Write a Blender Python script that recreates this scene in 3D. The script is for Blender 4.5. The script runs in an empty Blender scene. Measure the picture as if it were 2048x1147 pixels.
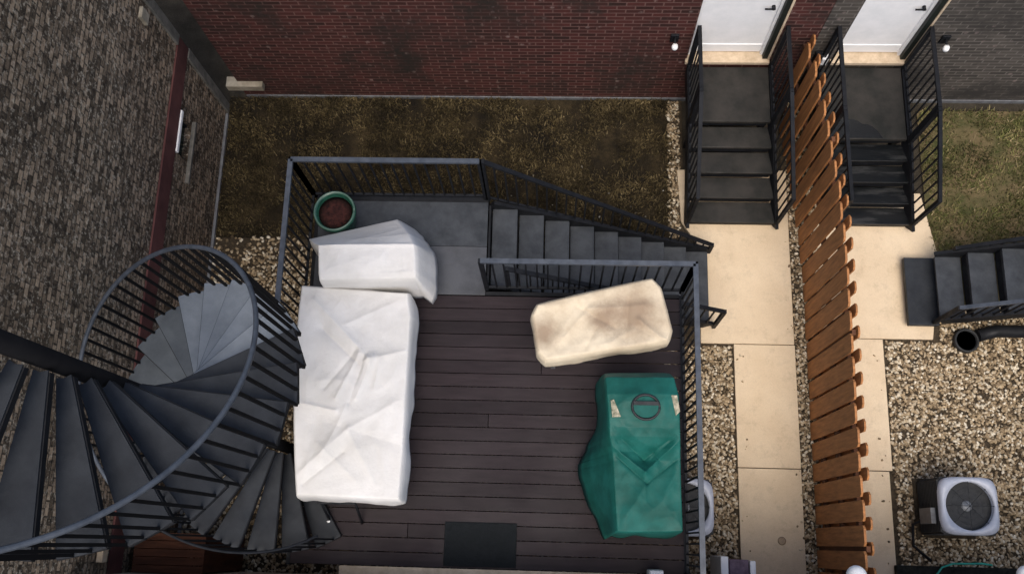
import bpy, bmesh, math, random
import numpy as np
from mathutils import Vector, Matrix, noise

# ------------------------------------------------------------------ camera, sky, sun, exposure
scn = bpy.context.scene
C = scn.collection
cam_d = bpy.data.cameras.new('camera')
cam = bpy.data.objects.new('camera', cam_d)
C.objects.link(cam)
R = Matrix(((0.9989, 0.0275, -0.0387), (-0.0164, 0.9651, 0.2613), (0.0445, -0.2603, 0.9645)))
q = R.transposed().to_quaternion()
cam.matrix_world = Matrix.Translation((0, 0, 12)) @ q.to_matrix().to_4x4()
cam_d.sensor_width = 36
cam_d.lens = 1900 / 2048 * 36
cam_d.clip_start = 0.05
cam_d.clip_end = 500
scn.camera = cam

world = bpy.data.worlds.new('World')
scn.world = world
world.use_nodes = True
wn = world.node_tree
bg = wn.nodes['Background']
sky = wn.nodes.new('ShaderNodeTexSky')
sky.sky_type = 'NISHITA'
sky.sun_disc = False
SUN_EL, SUN_AZ = 66, 178       # degrees; azimuth clockwise from +Y
sky.sun_elevation = math.radians(SUN_EL)
sky.sun_rotation = math.radians(SUN_AZ)
sky.air_density = 1.0
sky.dust_density = 4.0
wn.links.new(sky.outputs[0], bg.inputs[0])
bg.inputs[1].default_value = 0.15
sd = bpy.data.lights.new('sun', 'SUN')
sd.energy = 1.5
sd.angle = math.radians(38)
sd.color = (1.0, 0.93, 0.83)
sun = bpy.data.objects.new('sun', sd)
C.objects.link(sun)
d = Vector((math.cos(math.radians(SUN_EL)) * math.sin(math.radians(SUN_AZ)),
            math.cos(math.radians(SUN_EL)) * math.cos(math.radians(SUN_AZ)), math.sin(math.radians(SUN_EL))))
sun.rotation_euler = d.to_track_quat('Z', 'Y').to_euler()
sun.location = (6, 4, 20)
scn.view_settings.view_transform = 'Standard'
scn.view_settings.look = 'None'
scn.view_settings.exposure = 0.44
scn.view_settings.gamma = 1.0

rnd = random.Random(7)

# ------------------------------------------------------------------ materials
def lin(c):
    return tuple(((v / 255) / 12.92 if v <= 10 else (((v / 255) + 0.055) / 1.055) ** 2.4) for v in c) + (1,)

def base_mat(name, rough=0.7, metallic=0.0, spec=0.5):
    m = bpy.data.materials.new(name)
    m.use_nodes = True
    nt = m.node_tree
    b = nt.nodes['Principled BSDF']
    b.inputs['Roughness'].default_value = rough
    b.inputs['Metallic'].default_value = metallic
    b.inputs['Specular IOR Level'].default_value = spec
    return m, nt, b

def ramp(nt, fac, stops, interp='LINEAR'):
    r = nt.nodes.new('ShaderNodeValToRGB')
    r.color_ramp.interpolation = interp
    e = r.color_ramp.elements
    while len(e) > 1:
        e.remove(e[-1])
    e[0].position, e[0].color = stops[0]
    for p, c in stops[1:]:
        k = e.new(p)
        k.color = c
    nt.links.new(fac, r.inputs[0])
    return r.outputs[0]

def noise_tex(nt, scale, detail=4, rough=0.6, stretch=None, vec=None):
    tc = nt.nodes.new('ShaderNodeTexCoord')
    src = tc.outputs['Object']
    if stretch:
        mp = nt.nodes.new('ShaderNodeMapping')
        mp.inputs['Scale'].default_value = stretch
        nt.links.new(src, mp.inputs[0])
        src = mp.outputs[0]
    n = nt.nodes.new('ShaderNodeTexNoise')
    n.inputs['Scale'].default_value = scale
    n.inputs['Detail'].default_value = detail
    n.inputs['Roughness'].default_value = rough
    nt.links.new(src, n.inputs['Vector'])
    return n.outputs[0]

def bump(nt, b, h, strength=0.3, dist=0.01):
    bp = nt.nodes.new('ShaderNodeBump')
    bp.inputs['Strength'].default_value = strength
    bp.inputs['Distance'].default_value = dist
    nt.links.new(h, bp.inputs['Height'])
    nt.links.new(bp.outputs[0], b.inputs['Normal'])

def mixc(nt, fac, a, b_, mode='MIX'):
    m = nt.nodes.new('ShaderNodeMix')
    m.data_type = 'RGBA'
    m.blend_type = mode
    for s, v in ((m.inputs[0], fac), (m.inputs[6], a), (m.inputs[7], b_)):
        if hasattr(v, 'links') or isinstance(v, bpy.types.NodeSocket):
            nt.links.new(v, s)
        else:
            s.default_value = v
    return m.outputs[2]

def mat(name, c1, c2=None, scale=4, rough=0.7, metallic=0.0, spec=0.5, bs=0.2, bscale=None, stretch=None, rvar=0.0, lo=.35, hi=.65):
    m, nt, b = base_mat(name, rough, metallic, spec)
    c2 = c2 or c1
    n = noise_tex(nt, scale, 5, 0.65, stretch)
    nt.links.new(ramp(nt, n, [(lo, c1), (hi, c2)]), b.inputs['Base Color'])
    if rvar:
        n3 = noise_tex(nt, scale * .7, 3, .5, stretch)
        mr = nt.nodes.new('ShaderNodeMapRange')
        mr.inputs['From Min'].default_value = .35
        mr.inputs['From Max'].default_value = .65
        mr.inputs['To Min'].default_value = max(0.05, rough - rvar)
        mr.inputs['To Max'].default_value = min(1, rough + rvar)
        nt.links.new(n3, mr.inputs[0])
        nt.links.new(mr.outputs[0], b.inputs['Roughness'])
    if bs:
        bump(nt, b, noise_tex(nt, bscale or scale * 6, 4, .6, stretch), bs, 0.01)
    return m

def g(v):
    return (v, v, v, 1)

M = {}
M['black_metal'] = mat('black_metal', (0.006, 0.007, 0.009, 1), (0.011, 0.012, 0.015, 1), 9, .6, .0, .2, .1, rvar=.12)
M['baluster_paint'] = mat('baluster_paint', (0.003, 0.003, 0.004, 1), (0.006, 0.006, 0.007, 1), 9, .7, .0, .15, .0)
M['rail_metal'] = mat('rail_metal', (0.036, 0.043, 0.055, 1), (0.062, 0.072, 0.089, 1), 12, .42, .0, .4, .1, rvar=.12)
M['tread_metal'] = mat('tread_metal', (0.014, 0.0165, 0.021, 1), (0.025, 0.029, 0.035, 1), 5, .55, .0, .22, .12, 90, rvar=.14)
M['sky_glare_tread'] = mat('sky_glare_tread', (0.105, 0.125, 0.15, 1), (0.155, 0.18, 0.21, 1), 4, .5, .0, .5, .12, 60, rvar=.1)  # pale copy of the tread metal: sky glare put into the colour
M['half_glare_tread'] = mat('half_glare_tread', (0.045, 0.054, 0.064, 1), (0.075, 0.088, 0.10, 1), 4, .5, .0, .4, .12, 60, rvar=.1)  # in-between copy: weaker sky glare put into the colour
M['wet_tread'] = mat('wet_tread', (0.004, 0.005, 0.006, 1), (0.026, 0.027, 0.028, 1), 3.2, .4, 0, .2, .1, 30, stretch=(.5, 2.5, 1), rvar=.15, lo=.5, hi=.62)
M['entry_tread'] = mat('entry_tread', (0.012, 0.013, 0.012, 1), (0.034, 0.031, 0.028, 1), 2.6, .6, 0, .22, .15, 40, rvar=.2)
M['stair_tread'] = mat('stair_tread', (0.026, 0.030, 0.036, 1), (0.050, 0.056, 0.064, 1), 5, .55, 0, .25, .15, 60, rvar=.1)
M['landing'] = mat('landing', (0.040, 0.042, 0.047, 1), (0.075, 0.079, 0.088, 1), 2.2, .5, 0, .3, .12, 50, rvar=.15)
M['concrete'] = mat('concrete', (0.63, 0.505, 0.35, 1), (0.70, 0.575, 0.41, 1), 1.6, .85, 0, .3, .25, 60)
def concrete_mat():
    m, nt, b = base_mat('concrete_slab', .85, 0, .3)
    a = ramp(nt, noise_tex(nt, 1.6, 6, .7), [(.3, (0.60, 0.475, 0.325, 1)), (.7, (0.70, 0.575, 0.41, 1))])
    d_ = ramp(nt, noise_tex(nt, 5.5, 8, .8), [(.30, g(.80)), (.48, g(1))])
    f_ = ramp(nt, noise_tex(nt, 120, 3, .8), [(.3, g(.86)), (.6, g(1.03))])
    nt.links.new(mixc(nt, 1.0, mixc(nt, 1.0, a, d_, 'MULTIPLY'), f_, 'MULTIPLY'), b.inputs['Base Color'])
    bump(nt, b, noise_tex(nt, 90, 5, .7), .25, .004)
    return m
M['concrete'] = concrete_mat()
M['mat_rubber'] = mat('mat_rubber', (0.006, 0.008, 0.009, 1), (0.010, 0.012, 0.014, 1), 30, .9, 0, .2, .5, 150)
M['stone_block'] = mat('stone_block', (0.20, 0.175, 0.13, 1), (0.36, 0.32, 0.25, 1), 6, .85, 0, .3, .4)
M['trim_stone'] = mat('trim_stone', (0.085, 0.082, 0.072, 1), (0.17, 0.16, 0.14, 1), 7, .85, 0, .3, .4)
M['white_paint'] = mat('white_paint', (0.78, 0.79, 0.79, 1), (0.86, 0.86, 0.86, 1), 6, .5, 0, .4, .08, 60)
M['sill'] = mat('sill', (0.44, 0.34, 0.23, 1), (0.62, 0.50, 0.36, 1), 9, .8, 0, .3, .2)
M['canvas'] = mat('canvas', (0.55, 0.535, 0.505, 1), (0.65, 0.635, 0.61, 1), 1.6, .8, 0, .3, .45, 26)
M['beige_canvas'] = mat('beige_canvas', (0.46, 0.365, 0.25, 1), (0.66, 0.565, 0.42, 1), 1.7, .8, 0, .3, .25, 16)
def stained():
    m, nt, b = base_mat('stained_canvas', .8, 0, .3)
    base = ramp(nt, noise_tex(nt, 2.2, 6, .7), [(.35, (0.50, 0.41, 0.29, 1)), (.65, (0.68, 0.59, 0.44, 1))])
    tc = nt.nodes.new('ShaderNodeTexCoord')
    out = base
    nz = noise_tex(nt, 5, 6, .75)
    for (x, y, rad) in ((.80, 2.28, .34), (-.10, 2.05, .20), (.50, 2.2, .22)):
        vd = nt.nodes.new('ShaderNodeVectorMath'); vd.operation = 'DISTANCE'
        vd.inputs[1].default_value = (x, y, 2.68)
        nt.links.new(tc.outputs['Object'], vd.inputs[0])
        mm = nt.nodes.new('ShaderNodeMath'); mm.operation = 'MULTIPLY_ADD'; mm.inputs[1].default_value = 1 / rad; mm.inputs[2].default_value = -.55
        nt.links.new(vd.outputs['Value'], mm.inputs[0])
        ad = nt.nodes.new('ShaderNodeMath'); ad.operation = 'ADD'
        nt.links.new(mm.outputs[0], ad.inputs[0]); nt.links.new(nz, ad.inputs[1])
        f = ramp(nt, ad.outputs[0], [(.25, g(.85)), (1.0, g(0))])
        out = mixc(nt, f, out, (0.25, 0.175, 0.115, 1))
    nt.links.new(out, b.inputs['Base Color'])
    bump(nt, b, noise_tex(nt, 26, 4, .6), .4, .008)
    return m
M['stained_canvas'] = stained()
M['piping'] = mat('piping', (0.72, 0.66, 0.52, 1), (0.80, 0.75, 0.62, 1), 5, .8, 0, .3, .1)
M['green_vinyl'] = mat('green_vinyl', (0.004, 0.062, 0.048, 1), (0.008, 0.098, 0.080, 1), 4, .6, 0, .25, .3, 14, rvar=.1)
M['vent_mesh'] = mat('vent_mesh', (0.10, 0.11, 0.07, 1), (0.46, 0.40, 0.29, 1), 22, .8, 0, .3, .3)
M['glaze'] = mat('glaze', (0.008, 0.045, 0.030, 1), (0.02, 0.085, 0.058, 1), 7, .25, 0, .6, .1)
M['soil'] = mat('soil', (0.010, 0.004, 0.004, 1), (0.05, 0.016, 0.013, 1), 22, .95, 0, .2, .9, 60)
M['ac_paint'] = mat('ac_paint', (0.33, 0.36, 0.43, 1), (0.42, 0.45, 0.52, 1), 7, .45, .0, .5, .08)
M['ac_dark'] = mat('ac_dark', (0.010, 0.011, 0.012, 1), (0.022, 0.024, 0.026, 1), 15, .6, 0, .4, .2)
M['ac_fan'] = mat('ac_fan', (0.17, 0.18, 0.19, 1), (0.28, 0.29, 0.30, 1), 10, .5, 0, .5, .1)
M['red_edging'] = mat('red_edging', (0.050, 0.018, 0.017, 1), (0.13, 0.052, 0.047, 1), 1.1, .85, 0, .3, .4, 25)
M['rust_wood'] = mat('rust_wood', (0.05, 0.017, 0.008, 1), (0.105, 0.038, 0.018, 1), 3, .8, 0, .3, .3, 20, stretch=(1, 6, 1))
M['hose'] = mat('hose', (0.02, 0.30, 0.23, 1), (0.03, 0.42, 0.33, 1), 8, .4, 0, .5, 0)
M['steel'] = mat('steel', (0.10, 0.10, 0.11, 1), (0.16, 0.17, 0.18, 1), 12, .5, 0, .5, .1)
M['pale_bounce_siding'] = mat('pale_bounce_siding', (0.50, 0.42, 0.32, 1), (0.60, 0.51, 0.40, 1), 5, .85, 0, .3, .2)
M['roof_felt'] = mat('roof_felt', (0.05, 0.05, 0.05, 1), (0.09, 0.09, 0.085, 1), 7, .95, 0, .2, .4)
M['mulch'] = mat('mulch', (0.008, 0.009, 0.008, 1), (0.03, 0.03, 0.025, 1), 25, .95, 0, .2, .8)
M['purple_box'] = mat('purple_box', (0.09, 0.06, 0.085, 1), (0.17, 0.12, 0.155, 1), 14, .7, 0, .3, .2)
M['jamb'] = mat('jamb', (0.004, 0.008, 0.006, 1), (0.010, 0.014, 0.012, 1), 10, .6, 0, .4, .1)

# deck boards: purple brown composite, one tone per board
def island_mat(name, stops, rough=.7, nscale=8, namt=.5, stretch=None, interp='LINEAR', bs=.2, spec=.4, rvar=0):
    m, nt, b = base_mat(name, rough, 0, spec)
    ge = nt.nodes.new('ShaderNodeNewGeometry')
    col = ramp(nt, ge.outputs['Random Per Island'], stops, interp)
    n = noise_tex(nt, nscale, 5, .65, stretch)
    mul = ramp(nt, n, [(.3, g(1 - namt)), (.7, g(1 + namt * .4))])
    nt.links.new(mixc(nt, 1.0, col, mul, 'MULTIPLY'), b.inputs['Base Color'])
    if rvar:
        n3 = noise_tex(nt, 1.3, 3, .5)
        mr = nt.nodes.new('ShaderNodeMapRange')
        mr.inputs['From Min'].default_value = .35
        mr.inputs['From Max'].default_value = .65
        mr.inputs['To Min'].default_value = rough - rvar
        mr.inputs['To Max'].default_value = rough + rvar
        nt.links.new(n3, mr.inputs[0])
        nt.links.new(mr.outputs[0], b.inputs['Roughness'])
    if bs:
        bump(nt, b, noise_tex(nt, nscale * 5, 4, .6, stretch), bs, .006)
    return m

M['deck_board'] = island_mat('deck_board', [(0, (0.013, 0.0085, 0.0105, 1)), (.5, (0.019, 0.013, 0.0155, 1)), (1, (0.028, 0.0195, 0.0225, 1))],
                             .6, 3, .35, (1, 9, 1), rvar=.12, spec=.22)
M['fence_wood'] = island_mat('fence_wood', [(0, (0.30, 0.125, 0.042, 1)), (.4, (0.42, 0.18, 0.060, 1)), (.8, (0.50, 0.225, 0.078, 1)), (1, (0.60, 0.28, 0.105, 1))],
                             .75, 5, .45, (1, 5, .6))
M['fence_dark'] = island_mat('fence_dark', [(0, (0.07, 0.026, 0.012, 1)), (1, (0.13, 0.05, 0.02, 1))], .8, 6, .4)
M['pebble_tan'] = island_mat('pebble_tan', [(0, (0.075, 0.052, 0.028, 1)), (.3, (0.26, 0.19, 0.11, 1)), (.6, (0.46, 0.35, 0.215, 1)),
                                            (.85, (0.56, 0.48, 0.35, 1)), (.97, (0.75, 0.68, 0.54, 1))], .8, 30, .35, bs=0)
M['pebble_grey'] = island_mat('pebble_grey', [(0, (0.028, 0.024, 0.018, 1)), (.45, (0.068, 0.058, 0.044, 1)), (.75, (0.14, 0.125, 0.098, 1)),
                                              (.92, (0.26, 0.24, 0.205, 1)), (.985, (0.60, 0.58, 0.54, 1))], .85, 30, .35, bs=0)
M['pebble_dark'] = island_mat('pebble_dark', [(0, (0.018, 0.015, 0.012, 1)), (.4, (0.046, 0.038, 0.030, 1)), (.75, (0.090, 0.072, 0.056, 1)),
                                              (.96, (0.20, 0.17, 0.13, 1))], .85, 30, .35, bs=0)

def brick_mat(name, reds, greys, mortar, patch_scale=.9):
    m, nt, b = base_mat(name, .85, 0, .3)
    tc = nt.nodes.new('ShaderNodeTexCoord')
    sp = nt.nodes.new('ShaderNodeSeparateXYZ')
    nt.links.new(tc.outputs['Object'], sp.inputs[0])
    cb = nt.nodes.new('ShaderNodeCombineXYZ')
    ad = nt.nodes.new('ShaderNodeMath'); ad.operation = 'ADD'
    nt.links.new(sp.outputs[0], ad.inputs[0]); nt.links.new(sp.outputs[1], ad.inputs[1])
    nt.links.new(ad.outputs[0], cb.inputs[0]); nt.links.new(sp.outputs[2], cb.inputs[1])
    br = nt.nodes.new('ShaderNodeTexBrick')
    br.inputs['Scale'].default_value = 1
    br.inputs['Brick Width'].default_value = .21
    br.inputs['Row Height'].default_value = .075
    br.inputs['Mortar Size'].default_value = .009
    br.inputs['Mortar Smooth'].default_value = .2
    br.inputs['Bias'].default_value = 0
    br.inputs['Color1'].default_value = reds[0]
    br.inputs['Color2'].default_value = reds[1]
    br.inputs['Mortar'].default_value = mortar
    nt.links.new(cb.outputs[0], br.inputs['Vector'])
    patch = ramp(nt, noise_tex(nt, patch_scale, 6, .75), [(.46, g(0)), (.66, g(1))])
    col = mixc(nt, patch, br.outputs['Color'], greys)
    # pale lime specks where the mortar joints meet
    vo = nt.nodes.new('ShaderNodeTexVoronoi')
    vo.inputs['Scale'].default_value = 7.0
    vo.inputs['Randomness'].default_value = .55
    nt.links.new(cb.outputs[0], vo.inputs['Vector'])
    sp1 = ramp(nt, vo.outputs['Distance'], [(.12, g(1)), (.24, g(0))])
    spm = ramp(nt, noise_tex(nt, 3.1, 5, .8), [(.46, g(0)), (.66, g(.6))])
    f = mixc(nt, 1.0, sp1, spm, 'MULTIPLY')
    rgb = nt.nodes.new('ShaderNodeRGBToBW'); nt.links.new(f, rgb.inputs[0])
    col = mixc(nt, rgb.outputs[0], col, (0.30, 0.23, 0.21, 1))
    nt.links.new(col, b.inputs['Base Color'])
    bump(nt, b, br.outputs['Fac'], -.5, .01)
    return m
M['red_brick'] = brick_mat('red_brick', ((0.028, 0.010, 0.008, 1), (0.075, 0.020, 0.017, 1)), (0.022, 0.017, 0.014, 1), (0.13, 0.070, 0.060, 1))
M['grey_brick'] = brick_mat('grey_brick', ((0.042, 0.037, 0.032, 1), (0.085, 0.074, 0.063, 1)), (0.034, 0.031, 0.028, 1), (0.14, 0.125, 0.11, 1))

def ground_mat():
    m, nt, b = base_mat('dirt', .95, 0, .2)
    n = noise_tex(nt, 2.2, 7, .75)
    nt.links.new(ramp(nt, n, [(.3, (0.020, 0.017, 0.012, 1)), (.55, (0.045, 0.038, 0.028, 1)), (.75, (0.085, 0.070, 0.050, 1))]), b.inputs['Base Color'])
    bump(nt, b, noise_tex(nt, 40, 6, .7), .8, .02)
    return m
M['dirt'] = ground_mat()
M['gravel_bed'] = mat('gravel_bed', (0.030, 0.023, 0.015, 1), (0.070, 0.053, 0.034, 1), 20, .95, 0, .2, .8, 60)

def lawn_mat():
    m, nt, b = base_mat('lawn_soil', .95, 0, .2)
    n = noise_tex(nt, 1.6, 8, .8)
    nt.links.new(ramp(nt, n, [(.38, (0.009, 0.007, 0.005, 1)), (.5, (0.020, 0.015, 0.008, 1)), (.66, (0.055, 0.040, 0.020, 1))]), b.inputs['Base Color'])
    bump(nt, b, noise_tex(nt, 30, 6, .7), .9, .03)
    return m
M['lawn_soil'] = lawn_mat()

def grass_mat(name, stops):
    m, nt, b = base_mat(name, .8, 0, .2)
    ge = nt.nodes.new('ShaderNodeNewGeometry')
    col = ramp(nt, ge.outputs['Random Per Island'], stops)
    n = noise_tex(nt, 1.9, 6, .7)
    mul = ramp(nt, n, [(.38, g(.4)), (.64, g(2.0))])
    nt.links.new(mixc(nt, 1.0, col, mul, 'MULTIPLY'), b.inputs['Base Color'])
    return m
M['grass_dry'] = grass_mat('grass_dry', [(0, (0.028, 0.021, 0.011, 1)), (.45, (0.056, 0.042, 0.020, 1)), (.85, (0.085, 0.065, 0.030, 1)), (1, (0.14, 0.11, 0.06, 1))])
M['grass_green'] = grass_mat('grass_green', [(0, (0.050, 0.062, 0.018, 1)), (.5, (0.105, 0.105, 0.036, 1)), (.85, (0.16, 0.13, 0.06, 1)), (1, (0.24, 0.19, 0.11, 1))])

# ------------------------------------------------------------------ mesh helpers
class MB:
    def __init__(self):
        self.bm = bmesh.new()
    def box(self, x0, x1, y0, y1, z0, z1, bev=0):
        r = bmesh.ops.create_cube(self.bm, size=1)
        vs = r['verts']
        bmesh.ops.scale(self.bm, verts=vs, vec=(x1 - x0, y1 - y0, z1 - z0))
        bmesh.ops.translate(self.bm, verts=vs, vec=((x0 + x1) / 2, (y0 + y1) / 2, (z0 + z1) / 2))
        if bev:
            es = list({e for v in vs for e in v.link_edges})
            bmesh.ops.bevel(self.bm, geom=es, offset=bev, segments=2, affect='EDGES', profile=.6)
        return self
    def prism(self, pts, z0, z1):
        lo = [self.bm.verts.new((x, y, z0)) for x, y in pts]
        hi = [self.bm.verts.new((x, y, z1)) for x, y in pts]
        n = len(pts)
        self.bm.faces.new(lo[::-1]); self.bm.faces.new(hi)
        for i in range(n):
            self.bm.faces.new((lo[i], lo[(i + 1) % n], hi[(i + 1) % n], hi[i]))
        return self
    def bar(self, a, b, w, h=None):
        """square bar of width w (side) and h (up) from a to b"""
        a, b = Vector(a), Vector(b)
        h = h or w
        dv = (b - a).normalized()
        up = Vector((0, 0, 1)) if abs(dv.z) < .95 else Vector((0, 1, 0))
        s = dv.cross(up).normalized() * (w / 2)
        u = s.cross(dv).normalized() * (h / 2)
        vs = []
        for p in (a, b):
            for m1, m2 in ((-1, -1), (1, -1), (1, 1), (-1, 1)):
                vs.append(self.bm.verts.new(p + s * m1 + u * m2))
        for f in ((3, 2, 1, 0), (4, 5, 6, 7), (0, 1, 5, 4), (1, 2, 6, 5), (2, 3, 7, 6), (3, 0, 4, 7)):
            self.bm.faces.new([vs[i] for i in f])
        return self
    def tube(self, pts, r, n=8, caps=True):
        pts = [Vector(p) for p in pts]
        rings = []
        prev = None
        for i, p in enumerate(pts):
            t = (pts[min(i + 1, len(pts) - 1)] - pts[max(i - 1, 0)]).normalized()
            ref = Vector((0, 0, 1)) if abs(t.z) < .9 else Vector((1, 0, 0))
            s = t.cross(ref).normalized()
            if prev is not None and s.dot(prev) < 0:
                s = -s
            prev = s
            u = s.cross(t)
            rr = r[i] if isinstance(r, (list, tuple)) else r
            rings.append([self.bm.verts.new(p + (s * math.cos(k * 2 * math.pi / n) + u * math.sin(k * 2 * math.pi / n)) * rr) for k in range(n)])
        for a, b in zip(rings, rings[1:]):
            for k in range(n):
                f = self.bm.faces.new((a[k], a[(k + 1) % n], b[(k + 1) % n], b[k]))
                f.smooth = True
        if caps:
            self.bm.faces.new(rings[0][::-1]); self.bm.faces.new(rings[-1])
        return self
    def lathe(self, cx, cy, prof, n=32, smooth=True):
        rings = []
        for r, z in prof:
            rings.append([self.bm.verts.new((cx + r * math.cos(k * 2 * math.pi / n), cy + r * math.sin(k * 2 * math.pi / n), z)) for k in range(n)])
        for a, b in zip(rings, rings[1:]):
            for k in range(n):
                f = self.bm.faces.new((a[k], a[(k + 1) % n], b[(k + 1) % n], b[k])); f.smooth = smooth
        if prof[0][0] > 1e-4: self.bm.faces.new(rings[0][::-1])
        if prof[-1][0] > 1e-4: self.bm.faces.new(rings[-1])
        return self
    def build(self, name, material, parent=None):
        bmesh.ops.recalc_face_normals(self.bm, faces=self.bm.faces)
        me = bpy.data.meshes.new(name)
        self.bm.to_mesh(me)
        self.bm.free()
        o = bpy.data.objects.new(name, me)
        me.materials.append(material)
        C.objects.link(o)
        if parent: attach(o, parent)
        return o

def attach(o, p):
    o.parent = p
    # coordinates are world; parent Empties sit at their base
    o.matrix_parent_inverse = world_of(p).inverted()

def world_of(p):
    m = Matrix.Translation(p.location) @ p.rotation_euler.to_matrix().to_4x4()
    if p.parent:
        m = world_of(p.parent) @ p.matrix_parent_inverse @ m
    return m

def sub(o, p):
    attach(o, p)
    return o

def tag(o, label, cat, group=None):
    o['label'] = label
    o['category'] = cat
    if group: o['group'] = group
    return o

def thing(name, label, cat, loc=(0, 0, 0), group=None):
    o = bpy.data.objects.new(name, None)
    C.objects.link(o)
    o.location = loc
    o.empty_display_size = .2
    return tag(o, label, cat, group)

def struct(o, kind='structure', label=None):
    o['kind'] = kind
    if label: o['label'] = label
    return o

def np_mesh(name, V, F, material, smooth=False):
    me = bpy.data.meshes.new(name)
    me.from_pydata(V.tolist() if len(V) < 10 else [], [], [])
    me.vertices.add(len(V)); me.vertices.foreach_set('co', V.astype(np.float32).ravel())
    k = F.shape[1]
    me.loops.add(F.size); me.loops.foreach_set('vertex_index', F.astype(np.int32).ravel())
    me.polygons.add(len(F))
    me.polygons.foreach_set('loop_start', np.arange(0, F.size, k, dtype=np.int32))
    me.polygons.foreach_set('loop_total', np.full(len(F), k, dtype=np.int32))
    if smooth: me.polygons.foreach_set('use_smooth', np.ones(len(F), dtype=bool))
    me.update(); me.validate()
    me.materials.append(material)
    o = bpy.data.objects.new(name, me)
    C.objects.link(o)
    return o

rs = np.random.RandomState(5)
def scatter_points(regions, dens):
    P = []
    for x0, x1, y0, y1 in regions:
        n = int((x1 - x0) * (y1 - y0) * dens)
        P.append(np.c_[rs.uniform(x0, x1, n), rs.uniform(y0, y1, n)])
    return np.concatenate(P)

def pebbles(name, regions, dens, smin, smax, material, z=0.0, keep=None):
    """one mesh of many small faceted stones lying on the ground"""
    t = (1 + 5 ** .5) / 2
    iv = np.array([(-1, t, 0), (1, t, 0), (-1, -t, 0), (1, -t, 0), (0, -1, t), (0, 1, t), (0, -1, -t), (0, 1, -t), (t, 0, -1), (t, 0, 1), (-t, 0, -1), (-t, 0, 1)], float)
    iv /= np.linalg.norm(iv[0])
    fi = np.array([(0, 11, 5), (0, 5, 1), (0, 1, 7), (0, 7, 10), (0, 10, 11), (1, 5, 9), (5, 11, 4), (11, 10, 2), (10, 7, 6), (7, 1, 8),
                   (3, 9, 4), (3, 4, 2), (3, 2, 6), (3, 6, 8), (3, 8, 9), (4, 9, 5), (2, 4, 11), (6, 2, 10), (8, 6, 7), (9, 8, 1)])
    P = scatter_points(regions, dens)
    if keep is not None: P = P[keep(P)]
    n = len(P)
    s = rs.uniform(smin, smax, n) ** 1.0
    a = rs.uniform(0, 6.28, n)
    sc = np.c_[s * rs.uniform(.9, 1.5, n), s * rs.uniform(.6, .95, n), s * rs.uniform(.4, .75, n)]
    V = iv[None] * sc[:, None, :]
    V *= rs.uniform(.82, 1.12, (n, 12, 1))
    tz = rs.uniform(-.5, .5, n)
    c, s_ = np.cos(tz)[:, None], np.sin(tz)[:, None]
    V = np.stack([V[..., 0] * c - V[..., 2] * s_, V[..., 1], V[..., 0] * s_ + V[..., 2] * c], -1)
    c, s_ = np.cos(a)[:, None], np.sin(a)[:, None]
    V = np.stack([V[..., 0] * c - V[..., 1] * s_, V[..., 0] * s_ + V[..., 1] * c, V[..., 2]], -1)
    V += np.c_[P, z + sc[:, 2] * rs.uniform(.2, .9, n)][:, None, :]
    F = (fi[None] + (np.arange(n) * 12)[:, None, None]).reshape(-1, 3)
    return np_mesh(name, V.reshape(-1, 3), F, material)

def blades(name, regions, dens, h0, h1, material, z=0.0):
    P = scatter_points(regions, dens)
    n = len(P)
    clump = np.array([noise.noise(Vector((x * 2.3, y * 2.3, 3))) for x, y in P])
    keepm = clump + rs.uniform(-.35, .35, n) > -.12
    P = P[keepm]; n = len(P)
    a = rs.uniform(0, 6.28, n); h = rs.uniform(h0, h1, n); w = rs.uniform(.004, .010, n); lean = rs.uniform(.3, 1.3, n) * h
    b = rs.uniform(0, 6.28, n)
    dx, dy = np.cos(a) * w, np.sin(a) * w
    lx, ly = np.cos(b) * lean, np.sin(b) * lean
    Z = np.full(n, z)
    V = np.stack([np.c_[P[:, 0] - dx, P[:, 1] - dy, Z], np.c_[P[:, 0] + dx, P[:, 1] + dy, Z],
                  np.c_[P[:, 0] + lx * .5 + dx * .7, P[:, 1] + ly * .5 + dy * .7, Z + h * .7],
                  np.c_[P[:, 0] + lx * .5 - dx * .7, P[:, 1] + ly * .5 - dy * .7, Z + h * .7],
                  np.c_[P[:, 0] + lx, P[:, 1] + ly, Z + h]], 1)
    base = (np.arange(n) * 5)[:, None]
    F = np.concatenate([base + np.array([[0, 1, 2]]), base + np.array([[0, 2, 3]]), base + np.array([[3, 2, 4]])])
    return np_mesh(name, V.reshape(-1, 3), F, material)

# ------------------------------------------------------------------ ground
def sheet(name, x0, x1, y0, y1, z, material):
    b = MB()
    vs = [b.bm.verts.new(p) for p in ((x0, y0, z), (x1, y0, z), (x1, y1, z), (x0, y1, z))]
    b.bm.faces.new(vs)
    return b.build(name, material)
struct(sheet('ground', -200, 200, -200, 200, -0.03, M['dirt']))
struct(sheet('lawn', -4.58, 1.60, 3.86, 5.92, 0.0, M['lawn_soil']), label='patch of worn brown lawn in front of the red brick garage')
M['green_soil'] = mat('green_soil', (0.05, 0.055, 0.02, 1), (0.15, 0.11, 0.06, 1), 2.6, .95, 0, .2, .8, 40)
struct(sheet('lawn', -2.5, 1.50, 3.0, 3.862, 0.002, M['lawn_soil']), label='strip of brown lawn beside the deck stairs')
struct(sheet('neighbour_lawn', 4.86, 9.0, 3.0, 5.80, 0.0, M['green_soil']), label='patchy green lawn in front of the grey brick garage')
struct(sheet('gravel_ground', -5.2, 2.32, -.6, 3.86, -0.004, M['gravel_bed']))
struct(sheet('gravel_ground', 4.1, 9, -.6, 3.2, -0.004, M['gravel_bed']))
struct(sheet('gravel_ground', 3.0, 3.5, -.6, 5.9, -0.002, M['gravel_bed']))
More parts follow.
